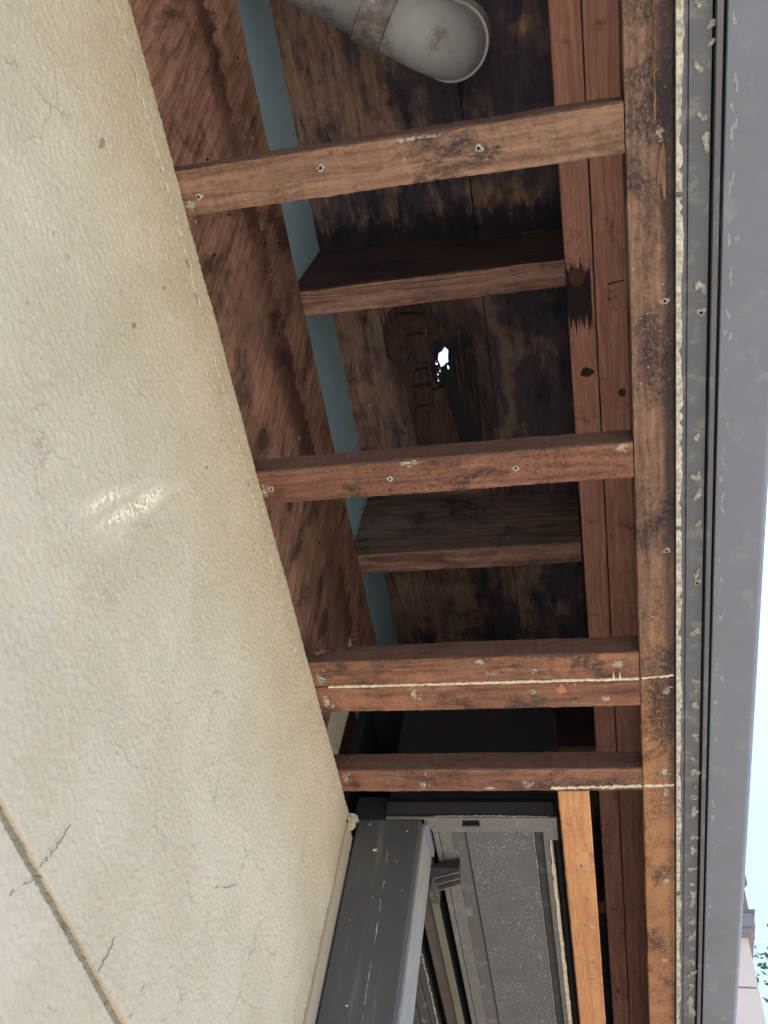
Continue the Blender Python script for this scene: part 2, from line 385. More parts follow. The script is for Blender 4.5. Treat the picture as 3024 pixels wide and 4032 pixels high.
        for ky, kz, ry, rz in ((.4006, .832, .011, .018), (.501, .864, .008, .012), (.687, .878, .012, .024)):
            dy = N.mth('DIVIDE', N.mth('SUBTRACT', y, ky), ry); dz = N.mth('DIVIDE', N.mth('SUBTRACT', z, kz), rz)
            d = N.mth('SQRT', N.mth('ADD', N.mth('MULTIPLY', dy, dy), N.mth('MULTIPLY', dz, dz)))
            c = N.mix(N.mth('MULTIPLY', N.step(d, 1.9, 1.0), .5), c, (.10, .055, .04))
            c = N.mix(N.step(d, 1.05, .9), c, N.mix(N.step(N.mth('SINE', N.mth('MULTIPLY', d, 22)), -.4, .8), (.06, .035, .03), (.11, .065, .05)))
        return c
    M['sheath'] = wood('red_plywood', S(198, 146, 120), S(104, 68, 56), 'Z', across=70, along=7, mould=.15, msc=9, fleck=.35, extra=she_x, bump=.8, skew=(0, .35, 0), rings=.4)
    def deck_x(N, c):
        v = N.vm('MULTIPLY', N.raw(), (26, 8, 8)); a = N.noise(v, 1, 6, .62, .5)
        x, y = N.sep(N.raw())[0], N.sep(N.raw())[1]
        a = N.mth('ADD', a, N.mth('MULTIPLY', x, .9))
        bl = N.noise(N.vm('ADD', N.raw(), (9, 3, 1)), 10, 6, .68)
        m = N.step(N.mth('ADD', N.mth('MULTIPLY', a, .6), N.mth('MULTIPLY', bl, .55)), .39, .56)
        c = N.mix(N.mth('MULTIPLY', m, .86), c, (.030, .033, .060))  # stain colour; its blue also carries the lens haze over the shadows
        s2 = N.noise(N.vm('MULTIPLY', N.raw(), (40, 9, 9)), 1, 8, .72, .4)
        c = N.mix(N.mth('MULTIPLY', N.mth('MULTIPLY', N.step(s2, .47, .64), N.step(bl, .38, .56)), .85), c, (.012, .017, .038))
        s3 = N.noise(N.vm('MULTIPLY', N.vm('ADD', N.raw(), (2, 0, 0)), (60, 16, 16)), 1, 8, .78)
        jn = N.mth('ADD', y, N.mth('MULTIPLY', N.mth('SUBTRACT', s3, .5), .16))
        jm = N.mth('MULTIPLY', N.step(jn, .268, .300), N.step(y, .345, .33))
        c = N.mix(N.mth('MULTIPLY', jm, .9), c, (.010, .012, .024))
        dx = N.mth('DIVIDE', N.mth('ADD', x, .178), .085); dy = N.mth('DIVIDE', N.mth('SUBTRACT', y, .545), .15)
        d = N.mth('ADD', N.mth('SQRT', N.mth('ADD', N.mth('MULTIPLY', dx, dx), N.mth('MULTIPLY', dy, dy))), N.mth('MULTIPLY', N.mth('SUBTRACT', bl, .5), 1.3))
        c = N.mix(N.mth('MULTIPLY', N.step(d, 1.15, .75), .6), c, (.040, .030, .034))
        c = N.mix(N.mth('MULTIPLY', N.mth('MULTIPLY', N.step(d, 1.0, 1.12), N.step(d, 1.34, 1.14)), .75), c, (.22, .155, .115))
        pale = N.mth('MULTIPLY', N.step(N.noise(N.vm('MULTIPLY', N.raw(), (150, 14, 14)), 1, 6, .75), .62, .76), N.step(N.noise(N.raw(), 8, 3), .42, .6))
        return N.mix(N.mth('MULTIPLY', pale, .55), c, (.17, .125, .10))
    M['deck'] = wood('stained_deck', S(176, 138, 114), S(104, 78, 66), 'Y', across=150, along=6, mould=.3, msc=9, fleck=.25, extra=deck_x)
    M['rot'] = wood('rotten_wood', S(104, 78, 68), S(52, 40, 40), 'Y', mould=.3, msc=40, fleck=.5, bump=1.0)
    M['splinter'] = wood('torn_fibres', S(150, 112, 84), S(92, 62, 46), 'Y', mould=0, fleck=.2)
    M['amber'] = wood('fresh_splinter', S(205, 146, 96), S(170, 108, 66), 'Y', mould=0, fleck=0)
    M['pale'] = wood('pale_stud', S(232, 222, 204), S(200, 188, 168), 'Z', mould=.1, fleck=.15)
    N = NT('roof_felt'); M['felt'] = N.done((.025, .025, .03), .9)
    N = NT('teal_board'); p = N.raw()
    c = N.mix(N.noise(p, 30, 5, .65), S(150, 184, 204), S(170, 204, 222))
    c = N.mix(N.mth('MULTIPLY', N.step(N.noise(p, 340, 3, .6), .66, .72), .4), c, (.05, .06, .06))
    N.bump(N.noise(p, 300, 3, .6), .2, .001); M['teal'] = N.done(c, .75)

    # pipe
    N = NT('pipe_grey'); p = N.raw(); v = N.vor(p, 60)
    c = N.mix(N.noise(p, 20, 5, .6), (.36, .38, .40), (.49, .515, .535))
    d = N.step(N.noise(p, 34, 8, .72), .52, .66)
    c = N.mix(N.mth('MULTIPLY', d, .6), c, (.165, .135, .115))
    c = N.mix(N.step(N.noise(N.vm('ADD', p, (2, 4, 1)), 70, 5, .7), .68, .73), c, (.66, .65, .62))
    N.bump(N.noise(p, 200, 4, .6), .15, .001); M['pipe'] = N.done(c, .42, 0, .45)

    N = NT('rim_light_grey'); M['rim_grey'] = N.done((.54, .56, .58), .5)  # paler than the pipe: light on the lip is put into the colour
    N = NT('collar_dirty'); p = N.raw()
    c = N.mix(N.step(N.noise(p, 30, 8, .72), .38, .60), (.33, .33, .33), (.17, .135, .115))
    c = N.mix(N.step(N.noise(N.vm('ADD', p, (1, 2, 3)), 55, 6, .7), .60, .66), c, (.60, .58, .55))
    N.bump(N.noise(p, 200, 4, .6), .3, .001); M['collar'] = N.done(c, .55, 0, .4)
    # dark aluminium
    def metal(name, base, dust, dsc, dthr, rough, spk=0.0, streak=None):
        N = NT(name); p = N.raw()
        q = N.vm('MULTIPLY', p, streak) if streak else p
        c = N.mix(N.noise(q, 18, 5, .65), tuple(x * .8 for x in base), tuple(x * 1.2 for x in base))
        c = N.mix(N.mth('MULTIPLY', N.step(N.noise(q, dsc, 7, .7), dthr, dthr + .16), .55), c, dust)
        if spk:
            wv = N.vm('ADD', p, N.vm('MULTIPLY', N.xyz(N.noise(p, 300), N.noise(p, 310), 0), (.002, .002, 0)))
            zone = N.step(N.noise(p, 24, 4, .6), .34, .62)
            for sc, th in ((150, .15), (240, .17), (330, .2)):
                vo = N.vor(wv, sc); c = N.mix(N.mth('MULTIPLY', N.mth('MULTIPLY', N.step(vo.outputs['Distance'], th, th * .55), zone), spk), c, (.80, .78, .74))
        N.bump(N.noise(p, 420, 4, .6), .12, .0006)
        return N.done(c, N.mth('ADD', rough, N.mth('MULTIPLY', N.noise(p, 40, 4), .25)), .0, .5)
    M['post'] = metal('post_dark_metal', (.075, .078, .087), (.19, .188, .185), 18, .52, .40, streak=(1.6, 1.6, .25))
    M['rail'] = metal('guide_rail_grey', (.23, .232, .24), (.34, .335, .32), 60, .45, .42, streak=(2, 2, .3))  # lighter grey holds the sky light on the post's outer side
    M['box'] = metal('box_dark_metal', (.060, .058, .058), (.26, .25, .24), 40, .52, .45)
    M['panel'] = metal('speckled_panel', (.115, .115, .118), (.21, .205, .20), 30, .56, .45, spk=.9)
    M['strip'] = metal('box_grey_strip', (.15, .145, .138), (.24, .23, .22), 40, .5, .45, spk=.35)
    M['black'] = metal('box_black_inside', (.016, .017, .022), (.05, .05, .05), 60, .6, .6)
    M['olive'] = metal('olive_rail', (.15, .145, .10), (.26, .25, .18), 50, .5, .5, streak=(4, .3, 4))
    M['brown_rail'] = metal('brown_rail', (.085, .066, .056), (.16, .13, .11), 50, .5, .5, streak=(4, .3, 4))
    M['gutter'] = metal('gutter_grey', (.165, .182, .235), (.27, .275, .29), 26, .54, .40)
    M['channel'] = metal('channel_dark', (.11, .115, .13), (.26, .26, .27), 45, .50, .42)
    # neighbour, ground, plants
    N = NT('pink_stucco'); p = N.raw()
    c = N.mix(N.noise(p, 3, 5, .6), (.62, .50, .44), (.70, .58, .52)); N.bump(N.noise(p, 120, 4, .6), .3, .004); M['pink'] = N.done(c, .9)
    N = NT('mauve_trim'); M['mauve'] = N.done(N.mix(N.noise(N.raw(), 6, 4), (.20, .18, .20), (.28, .25, .27)), .6)
    N = NT('roof_shingle'); p = N.raw(); M['shingle'] = N.done(N.mix(N.noise(p, 8, 6, .7), (.12, .10, .10), (.26, .22, .21)), .9)
    N = NT('concrete'); p = N.raw()
    c = N.mix(N.noise(p, 1.3, 7, .65), (.285, .253, .207), (.365, .328, .272)); c = N.mix(N.mth('MULTIPLY', N.step(N.noise(p, 60, 4), .6, .7), .2), c, (.22, .18, .13))
    N.bump(N.noise(p, 90, 5, .65), .3, .003); M['concrete'] = N.done(c, .9)
    N = NT('leaf_green'); p = N.raw()
    c = N.mix(N.noise(p, 5, 3), (.045, .085, .02), (.11, .16, .04)); M['leaf'] = N.done(c, .6)
    N.b.inputs['Subsurface Weight'].default_value = 0
    M['bark'] = wood('bark', (.16, .12, .09), (.06, .045, .035), 'Z', across=20, along=3, mould=.2)
    N = NT('window_glass'); N.b.inputs['Transmission Weight'].default_value = .0; M['glass'] = N.done((.02, .025, .03), .05, 0, .6)
mats()

# ------------------------------------------------------------------ ground
g = mk('ground', [(-60, -60, -CZ), (60, -60, -CZ), (60, 60, -CZ), (-60, 60, -CZ)], [(0, 1, 2, 3)], M['concrete'])
tag(g, 'pale concrete paving around the house', 'ground', kind='structure')

# ------------------------------------------------------------------ stucco wall
WX = -.3025; WY1 = .8915; ZJ = .2848; HJ = .0036
def band_noise(ny, nz, step, wl, bw, seed, aniso=1.0):
    r = np.random.RandomState(seed); a = np.fft.rfft2(r.randn(ny, nz))
    fy = np.fft.fftfreq(ny, step)[:, None]; fz = np.fft.rfftfreq(nz, step)[None, :]
    f = np.sqrt(fy ** 2 + (fz * aniso) ** 2); k = np.exp(-((f - 1 / wl) / (bw / wl)) ** 2)
    o = np.fft.irfft2(a * k, s=(ny, nz)); return o / o.std()

def stucco_patch(name, ya, yb, za, zb, step, seed, parent=None, ragged_top=False, round_end=False, yfun=None):
    ny = int(round((yb - ya) / step)) + 1; nz = int(round((zb - za) / step)) + 1
    y = np.linspace(ya, yb, ny); z = np.linspace(za, zb, nz)
    pn, qn = ny + ny % 2, nz + nz % 2
    A = band_noise(pn, qn, step, .0046, .55, seed, .50)[:ny, :nz]; B = band_noise(pn, qn, step, .0095, .7, seed + 1, .7)[:ny, :nz]
    C = band_noise(pn, qn, step, .11, .7, seed + 2)[:ny, :nz]; D = band_noise(pn, qn, step, .0032, .4, seed + 3)[:ny, :nz]
    amp = .55 + .45 / (1 + np.exp(-(z[None, :] - .36) / .07))     # trowelled smoother low down
    h = amp * (.00050 * np.tanh(1.5 * A + .4) + .00042 * np.tanh(1.2 * B) + .00016 * D) + .0004 * C
    Y, Z = np.meshgrid(y, z, indexing='ij')
    h = h * (1 - .55 * np.clip((Z - (zb - .010)) / .010, 0, 1)) if ragged_top else h
    X = WX + h
    if ragged_top:
        e = np.interp(y, np.linspace(ya, yb, 260), np.random.RandomState(seed + 9).randn(260)) * .0005
        k = np.clip((Z - (zb - .02)) / .02, 0, 1); Z = Z + e[:, None] * k
        X = X - .003 * np.clip((Z - (zb - .004)) / .004, 0, 1) ** 2
    if round_end:
        X = X - .006 * np.clip((Y - (yb - .006)) / .006, 0, 1) ** 2
    V = np.stack([X, Y, Z], -1).reshape(-1, 3)
    i = np.arange(ny - 1)[:, None] * nz + np.arange(nz - 1)[None, :]
    F = np.stack([i, i + nz, i + nz + 1, i + 1], -1).reshape(-1, 4)
    # back to the sheathing: a rim round the patch
    Vl = V.tolist(); Fl = F.tolist(); n0 = len(Vl)
    edge = [k * nz + nz - 1 for k in range(ny)]
    for k in edge: Vl.append([WX - .017, V[k][1], V[k][2] - .001])
    for a in range(ny - 1): Fl.append([edge[a], edge[a + 1], n0 + a + 1, n0 + a])
    n1 = len(Vl); e2 = [(ny - 1) * nz + k for k in range(nz)]
    for k in e2: Vl.append([WX - .017, V[k][1], V[k][2]])
    for a in range(nz - 1): Fl.append([e2[a + 1], e2[a], n1 + a, n1 + a + 1])
    n2 = len(Vl); e3 = [k * nz for k in range(ny)]
    for k in e3: Vl.append([WX - .017, V[k][1], V[k][2]])
    for a in range(ny - 1): Fl.append([e3[a + 1], e3[a], n2 + a, n2 + a + 1])
    return mk(name, Vl, Fl, M['stucco'], parent, smooth=True)

wall = empty('stucco_wall', (WX, .2, -CZ))
tag(wall, 'cream textured stucco wall of the house under the opened eave', 'wall')
stucco_patch('upper_stucco', -.22, WY1, ZJ + HJ, .75, .0014, 3, wall, True, True)
stucco_patch('lower_stucco', -.22, WY1, .02, ZJ - HJ, .0014, 23, wall, False, True)
def coarse(name, y0, y1, z0, z1): return box(name, WX - .017, WX + .0004, y0, y1, z0, z1, M['stucco'], wall, .0)
coarse('stucco_field', -7, WY1, -CZ, .0198); coarse('stucco_field', -7, -.2202, .0202, .75)
coarse('stucco_field', 3.0, 6.0, -CZ, .75)
# control joint: a sanded strip lying back between the two fields
V = []; F = []
ys = np.linspace(-.22, WY1, 420)
for y in ys:
    a, b = .0007 * nrs.randn(), .0007 * nrs.randn()
    V += [(WX - .006, y, ZJ - HJ - .001), (WX - .0028 + a, y, ZJ - .0018 + b), (WX - .0022 + b, y, ZJ + .0018 + a), (WX - .004, y, ZJ + HJ + .001)]
for i in range(len(ys) - 1):
    for k in range(3): F.append((i * 4 + k, i * 4 + 4 + k, i * 4 + 5 + k, i * 4 + 1 + k))
mk('control_joint', V, F, M['joint'], wall)
# plaster bead just below the top edge
ribbon('plaster_bead', line((WX + .0004, -.42, .7205), (WX + .0004, .84, .7205), 240, 5, .0004), .0011, M['cream'], wall, (1, 0, 0), .0011, 4, .35)
for k, (a, b) in enumerate((((.3945, .3226), (.3885, .2885)), ((.4904, .3148), (.4868, .2884)), ((.5446, .3142), (.5441, .2924)), ((.3875, .281), (.376, .262)), ((.60, .43), (.64, .46)))):
    ribbon('crack', line((WX + .0006, *a), (WX + .0006, *b), 14, k, .0007), .00013, M['crack'], wall, (1, 0, 0), .0003, k, .4)
for k, (y, z, r) in enumerate(((.0672, .6298, .0042), (.1864, .5939, .0022), (.1805, .6606, .0018), (.33, .64, .0016))):
    blob('scuff', (WX + .0008, y, z), r, M['crack'], wall, 'X', .0003, 40 + k, .6, 1.3, side=1)
# smooth caulked return beside the dark post, and the lump of plaster at the corner
box('caulk_return', WX - .02, WX + .0012, WY1 + .0005, .9200, -CZ, .735, M['caulk_tan'], wall, .001)
blob('plaster_lump', (WX + .001, .897, .741), .010, M['cream'], wall, 'X', .006, 61, 1.0, .8, side=1)
blob('plaster_lump', (WX - .002, .905, .752), .008, M['cream'], wall, 'X', .009, 62, 1.2, .5, side=1)
for k, (y, z) in enumerate(((.896, .715), (.897, .700), (.899, .672))):
    blob('scuff', (WX + .0005, y, z), .004, M['rot'], wall, 'X', .0005, 70 + k, .4, 1.8, side=1)

# ------------------------------------------------------------------ plywood sheathing above the stucco, with a notch
SX = -.320
def sheathing():
    y0, y1, yn, zb, zn, zt = -2.0, .93, .789, .60, 1.005, 1.088
    out = [(y0, zb), (yn + .006, zb), (yn, .80), (yn - .008, zn), (y1, zn), (y1, zt), (y0, zt)]
    out = [(a, b) for a, b in out]
    pl = []
    q = random.Random(4)
    for i, (a, b) in enumerate(out):
        c, d = out[(i + 1) % len(out)]; n = max(1, int(math.hypot(c - a, d - b) / .012))
        for j in range(n): pl.append((a + (c - a) * j / n + q.gauss(0, .0006), b + (d - b) * j / n + q.gauss(0, .0008)))
    tri = tessellate_polygon([[Vector((a, b, 0)) for a, b in pl]]); n = len(pl)
    V = [(SX, a, b) for a, b in pl] + [(SX - .011, a, b) for a, b in pl]; F = []
    for t in tri: F += [tuple(t), (t[2] + n, t[1] + n, t[0] + n)]
    for i in range(n): F.append((i, (i + 1) % n, n + (i + 1) % n, n + i))
    return mk('wall_sheathing', V, F, M['sheath'])
she = sheathing()
tag(she, 'weathered red-brown plywood sheathing above the stucco edge, notched at one end', 'plywood')
for k, (y, z) in enumerate(((.0504, 1.0467), (.1298, 1.0335), (.2008, .8304), (.1225, .8761), (.2348, .9931), (.2493, 1.0452), (.3325, .9674), (.18, .90), (.46, .95), (.60, .93))):
    blob('staple', (SX, y, z), .0030, M['paste'] if k in (1, 8) else M['void'], she, 'X', .0008, 80 + k, .35, 1.3, side=1, rough=.15)
st = board('wall_stud', -.372, -.3318, .770, .882, .3, 1.0, 'Z', M['pale']); tag(st, 'pale new wood stud showing through the notch in the plywood', 'stud')
# teal frieze boards between rafters, above the sheathing
def deckz(x, y=0): return 1.278 - .135 * (x + .337)
for k, (a, b, lab) in enumerate(((-2.0, .3232, 'teal painted frieze board beside the grey pipe, longest of the teal strips'),
                                 (.3595, .7312, 'teal painted frieze board in the bay with the hole in the deck'),
                                 (.7675, 1.137, 'teal painted frieze board in the dark bay beyond the second rafter'))):
    o = board('frieze_board', -.352, -.333, a, b, 1.0, deckz(-.333) - .001, 'Y', M['teal'], jit=.0003)
    tag(o, lab, 'board', 'teal frieze boards')
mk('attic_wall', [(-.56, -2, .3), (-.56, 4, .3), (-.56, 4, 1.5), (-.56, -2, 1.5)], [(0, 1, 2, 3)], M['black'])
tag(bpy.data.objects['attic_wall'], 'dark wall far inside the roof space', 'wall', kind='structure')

# ------------------------------------------------------------------ roof deck with the rotten hole
OPEN = [(-.2476, .4204), (-.2583, .4445), (-.2609, .4646), (-.2594, .4905), (-.2472, .5085), (-.2425, .5317), (-.2388, .5624), (-.2376, .5993), (-.2329, .6372), (-.2319, .6663),
        (-.20, .676), (-.17, .668), (-.15, .675), (-.1267, .6585), (-.1253, .6378), (-.1212, .5848), (-.1225, .5669), (-.1132, .5549), (-.1261, .5404), (-.1254, .5061), (-.1264, .4726), (-.1263, .4448),
        (-.1393, .4488), (-.1501, .4596), (-.1631, .4738), (-.1679, .4618), (-.1718, .4435), (-.1807, .4266), (-.1838, .4151), (-.215, .405)]
deck = empty('roof_deck', (-.1, .5, 1.22)); tag(deck, 'water-stained dark plywood roof deck with a rotten hole letting daylight in', 'roof deck')
YA, YB = -2.2, 4.5
sheet('deck_panel', [[(-.1062, YA), (-.1062, YB), (-1.2, YB), (-1.2, YA)], ragged(OPEN, .004, .0006, 3, 1.2)], deckz, .004, M['deck'], deck)
sheet('deck_panel', [[(.13, YA), (.13, YB), (-.1045, YB), (-.1045, YA)]], deckz, .004, M['deck'], deck)
HC = [(-.1712, .4803), (-.1659, .4853), (-.1679, .5056), (-.1796, .5128), (-.1827, .5014), (-.1801, .4896), (-.1745, .4866)]
SLV = [(-.169, .509), (-.1675, .5142), (-.1696, .5184), (-.1712, .5132)]
CORE = [(-.186, .470), (-.172, .466), (-.158, .468), (-.140, .458), (-.131, .462), (-.130, .50), (-.131, .535), (-.127, .56), (-.129, .60), (-.132, .645), (-.150, .652), (-.168, .640), (-.172, .60), (-.176, .575), (-.179, .548), (-.188, .550), (-.194, .538), (-.197, .52), (-.200, .505), (-.191, .495)]
sheet('rotten_ply', [[(-.04, .34), (-.04, .75), (-.33, .75), (-.33, .34)], ragged(CORE, .005, .0012, 8)], lambda x, y: deckz(x) + .0062, .003, M['rot'], deck)
k = (1.2559 + .0135) / 1.2559
def sc(L): return [(x * k, y * k) for x, y in L]
TINY = [(-.1862, .5073, .0020), (-.1826, .519, .0016), (-.1865, .5246, .0014), (-.1871, .5342, .0017)]
holes = [ragged(sc(HC), .004, .0004, 2), ragged(sc(SLV), .004, .0003, 5)]
for i, (x, y, r) in enumerate(TINY):
    q = random.Random(i); holes.append([(x * k + r * q.uniform(.35, 1.2) * math.cos(a), y * k + r * q.uniform(.6, 2.0) * math.sin(a)) for a in [6.2832 * j / 9 for j in range(9)]])
sheet('roofing_felt', [[(.165, YA), (.165, YB), (-3.5, YB), (-3.5, YA)]] + holes, lambda x, y: deckz(x) + .0135, .003, M['felt'], deck)
blocks = [[(-.2352, .4245), (-.1936, .4274), (-.1987, .4516), (-.2397, .4524)], [(-.2307, .458), (-.19, .4588), (-.1916, .5044), (-.2319, .5075)],
          [(-.2227, .5132), (-.2003, .5145), (-.2012, .5371), (-.2262, .536)], [(-.2301, .5394), (-.2014, .5388), (-.2041, .5692), (-.2283, .5719)],
          [(-.2304, .5746), (-.2047, .5737), (-.2087, .602), (-.2336, .6069)], [(-.198, .5497), (-.1797, .5504), (-.1842, .5844), (-.2025, .582)]]
for i, b in enumerate(blocks):
    cx = sum(p[0] for p in b) / 4; cy = sum(p[1] for p in b) / 4
    r1 = ragged([(cx + (x - cx) * .97, cy + (y - cy) * .95) for x, y in b], .007, .0014, i); n = len(r1)
    q = random.Random(i)
    V = [(x, y, deckz(x) + .0066) for x, y in r1]
    V += [(cx + (x - cx) * .97, cy + (y - cy) * .97, deckz(x) + .0020 + q.gauss(0, .0006)) for x, y in r1]
    V += [(cx + (x - cx) * .80, cy + (y - cy) * .80, deckz(x) - .0004 + q.gauss(0, .0007)) for x, y in r1] + [(cx, cy, deckz(cx) - .0008)]
    F = []
    for j in range(n):
        l = (j + 1) % n; F += [(j, l, n + l, n + j), (n + j, n + l, 2 * n + l, 2 * n + j), (2 * n + j, 2 * n + l, 3 * n)]
    mk('rotten_block', V, F, M['rot'], deck)
def splinter(x, y, dx, dy, w0, mat, dz=-.001, up=.0):
    L = math.hypot(dx, dy); nx, ny = -dy / L * w0, dx / L * w0; z = deckz(x) + dz
    V = [(x - nx, y - ny, z), (x + nx, y + ny, z), (x, y, z - .0012), (x + dx, y + dy, z + up)]
    mk('splinter', V, [(0, 2, 3), (2, 1, 3), (1, 0, 3), (0, 1, 2)], mat, deck)
q = random.Random(12)
for i in range(len(OPEN)):
    x, y = OPEN[i]; x2, y2 = OPEN[(i + 1) % len(OPEN)]
    for j in range(3):
        t = q.random(); ln = q.uniform(.008, .040) * q.choice((1, 1, -1))
        splinter(x + (x2 - x) * t, y + (y2 - y) * t, q.gauss(0, .003), ln, q.uniform(.0004, .0013), M['splinter'] if q.random() < .3 else M['rot'])
splinter(-.196, .462, .003, -.026, .002, M['splinter'], .001)
splinter(-.174, .448, .010, .030, .004, M['splinter'], .0005)
for x, y, r in TINY[:4]: splinter(x - .003, y - .002, .006, .005, .0012, M['amber'], .010)
for i in range(16):
    x = q.uniform(-.172, -.130); y = q.uniform(.47, .56); splinter(x, y, q.gauss(0, .003), q.uniform(.05, .11), q.uniform(.0008, .0024), M['rot'], q.uniform(.0045, .009))
for i in range(7):
    x = q.uniform(-.30, -.25); splinter(x, q.uniform(.40, .55), q.uniform(.004, .012), q.uniform(.06, .12), q.uniform(.0005, .001), M['splinter'], -.0002)
blob('paint_fleck', (-.3027, .5729, deckz(-.3027)), .003, M['paste'], deck, 'Z', .0006, 5, .7, 1.3)
# added strip above the roof, out of view, shaped to split the sunbeam in two
V = []; F = []; UP = .08; yc = .4940 * k + UP * SUN.y / SUN.z; xc = -.1745 * k + UP * SUN.x / SUN.z
splitter = [(-.118, .002), (-.124, .03), (-.132, .06), (-.142, .075), (xc + .004, UP), (xc - .013, UP + .002)]
for x, dz in splitter:
    z = deckz(x) + .0165 + dz; V += [(x, yc - .0042, z), (x, yc + .0042, z + .0005)]
for i in range(len(splitter) - 1): F.append((2 * i, 2 * i + 1, 2 * i + 3, 2 * i + 2))
mk('torn_felt_strip', V, F, M['felt'], deck)

# ------------------------------------------------------------------ rafters
ZR = 1.094
def rafter(y0, y1, xa, xb, mat, lab, sd='rafter_side'):
    def tp(t): return deckz(xa + (xb - xa) * t) - .002 - 1.20
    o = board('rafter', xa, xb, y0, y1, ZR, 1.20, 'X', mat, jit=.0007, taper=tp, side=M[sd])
    tag(o, lab, 'rafter', 'rafters under the roof deck'); return o
RAF = [(-.085, -.0495), (.3235, .3582), (.7318, .7665), (1.138, 1.172), (1.546, 1.582), (1.954, 1.990)]
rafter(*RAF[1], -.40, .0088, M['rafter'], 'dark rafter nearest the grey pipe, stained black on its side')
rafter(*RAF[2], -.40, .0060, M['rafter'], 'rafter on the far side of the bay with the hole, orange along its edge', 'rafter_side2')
rafter(*RAF[3], -.060, .0080, M['stub'], 'short brown rafter stub above the gap between the last two lookouts')
rafter(*RAF[4], -.066, .0085, M['stub'], 'short rafter stub seen beside the orange furring strip')

# ------------------------------------------------------------------ rim boards, edge beam, lookouts, furring
o = board('rim_board', .0094, .0420, -2.2, 4.4, ZR - .001, deckz(.042) - .003, 'Y', M['rim'], jit=.0004, seg=300)
tag(o, 'red-brown rim board that the rafters butt into, with a black stain and knot', 'board')
o2 = board('rim_board', .0432, .0800, -2.2, 4.4, ZR - .0005, deckz(.08) - .003, 'Y', M['rim'], jit=.0004, seg=300)
tag(o2, 'outer rim board beside the edge beam, with a short dark crack', 'board')
ribbon('crack', line((.0570, .3608, ZR - .0006), (.0778, .3582, ZR - .0006), 8, 2, .0004), .0009, M['void'], o2, (0, 0, -1), .0004, 2, .4)
for i in range(9): blob('fleck', (.058 + .014 * rnd.random(), .366 + .03 * rnd.random(), ZR - .0005), .0009, M['void'], o2, 'Z', .0003, i)
blob('knot', (.070, .505, ZR - .0005), .006, M['rot'], o2, 'Z', .0006, 3, .7, 1.2, rough=.2)
blob('knot', (.028, .472, ZR - .001), .009, M['rot'], o, 'Z', .0006, 4, .9, .8, rough=.2)

Z0 = .75
beam = board('edge_beam', .0567, .0927, -2.2, 4.4, Z0, .777, 'Y', M['beam'], jit=.0005, seg=420)
tag(beam, 'long weathered beam along the outer edge that the lookouts butt into', 'beam')
LK = [(.1095, .1467, 'look_a', 'widest-looking lookout nearest the grey pipe, greyish with two screw holes'),
      (.3960, .4335, 'look_b', 'red-brown lookout crossing below the hole in the roof deck'),
      (.6432, .6797, 'look_c', 'first of the doubled lookouts, pale caulk line along its far edge'),
      (.6803, .7197, 'look_c', 'second of the doubled lookouts, blotched with mould and white plaster'),
      (.8159, .8536, 'look_d', 'last lookout beside the dark shutter box')]
look = []
for y0, y1, m, lab in LK:
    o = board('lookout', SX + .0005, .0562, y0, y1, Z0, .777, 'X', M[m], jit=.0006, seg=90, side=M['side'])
    tag(o, lab, 'lookout', 'lookouts between wall and edge beam'); look.append(o)
# extra lookouts carried on out of view behind the photographer
fur = board('furring_strip', -.0410, -.0048, .8545, 4.0, Z0 + .0004, .777, 'Y', M['furring'], jit=.0005, seg=200)
tag(fur, 'clean orange furring strip running away from the last lookout', 'furring')
for i, (x, y, o) in enumerate(((-.1815, .1243, 0), (-.054, .1272, 0), (-.2893, .1324, 0), (-.1719, .415, 1), (-.0509, .4139, 1), (-.2933, .4167, 1),
                               (-.0541, .6659, 2), (-.2930, .6688, 2), (-.0584, .6948, 3), (-.0759, .8444, 4))):
    nail_hole((x, y, Z0 - .0004), look[o], .0017, i)
for i, (x, y) in enumerate(((.0848, .2672), (.0848, .517))): nail_hole((x, y, Z0 - .0004), beam, .0017, 20 + i)
for i, (x, y) in enumerate(((-.0201, .9901), (-.0197, 1.11))): nail_hole((x, y, Z0), fur, .0015, 30 + i)
def smear(o, x, y, r, ax=1., ay=1., seed=0, m='paste', n=9, z=Z0):
    q = random.Random(seed)                      # a cluster of small flakes reads as smeared plaster
    for i in range(max(1, n // 4)):
        blob('plaster_fleck', (x + q.gauss(0, r * ax * .55), y + q.gauss(0, r * ay * .55), z - .0002), r * q.uniform(.08, .20), M[m], o, 'Z', .0005, seed * 31 + i, 1.0, 1.0, n=10, rough=.7)
smear(look[3], -.1901, .6942, .009, .8, 1.0, 1, n=16); smear(look[3], -.2935, .701, .012, .5, 1.3, 2, n=18)
smear(look[4], -.2011, .8423, .008, .9, 1, 3, n=13); smear(look[4], -.2955, .8286, .012, .5, 1.1, 4, n=15)
smear(look[4], -.0757, .8417, .008, 1, 1, 5, n=12); smear(look[2], -.290, .669, .011, .5, 1.2, 6, n=12); smear(look[2], .035, .6593, .008, 1.2, 1, 7, n=6)
smear(look[0], -.2985, .138, .010, .5, 1.0, 8, n=12); smear(look[1], -.2985, .42, .008, .5, 1.3, 9, n=8); smear(look[1], .047, .401, .006, 1.4, .6, 10, n=8)
smear(look[0], -.1128, .1267, .003, 1, 1, 11, n=4); smear(look[2], -.1101, .6495, .007, 1, 1, 12, n=5); smear(look[1], -.15, .399, .010, 2.2, .5, 13, n=8)
for i, (x, y, r) in enumerate(((.0815, .856, .010), (.0837, .6978, .010), (.0823, .1347, .006), (.0811, .8228, .010), (.0828, 1.0157, .010), (.0787, 1.181, .010), (.074, .74, .004), (.080, .40, .003))):
    smear(beam, x, y, r, .7, 1.2, 40 + i, n=11)
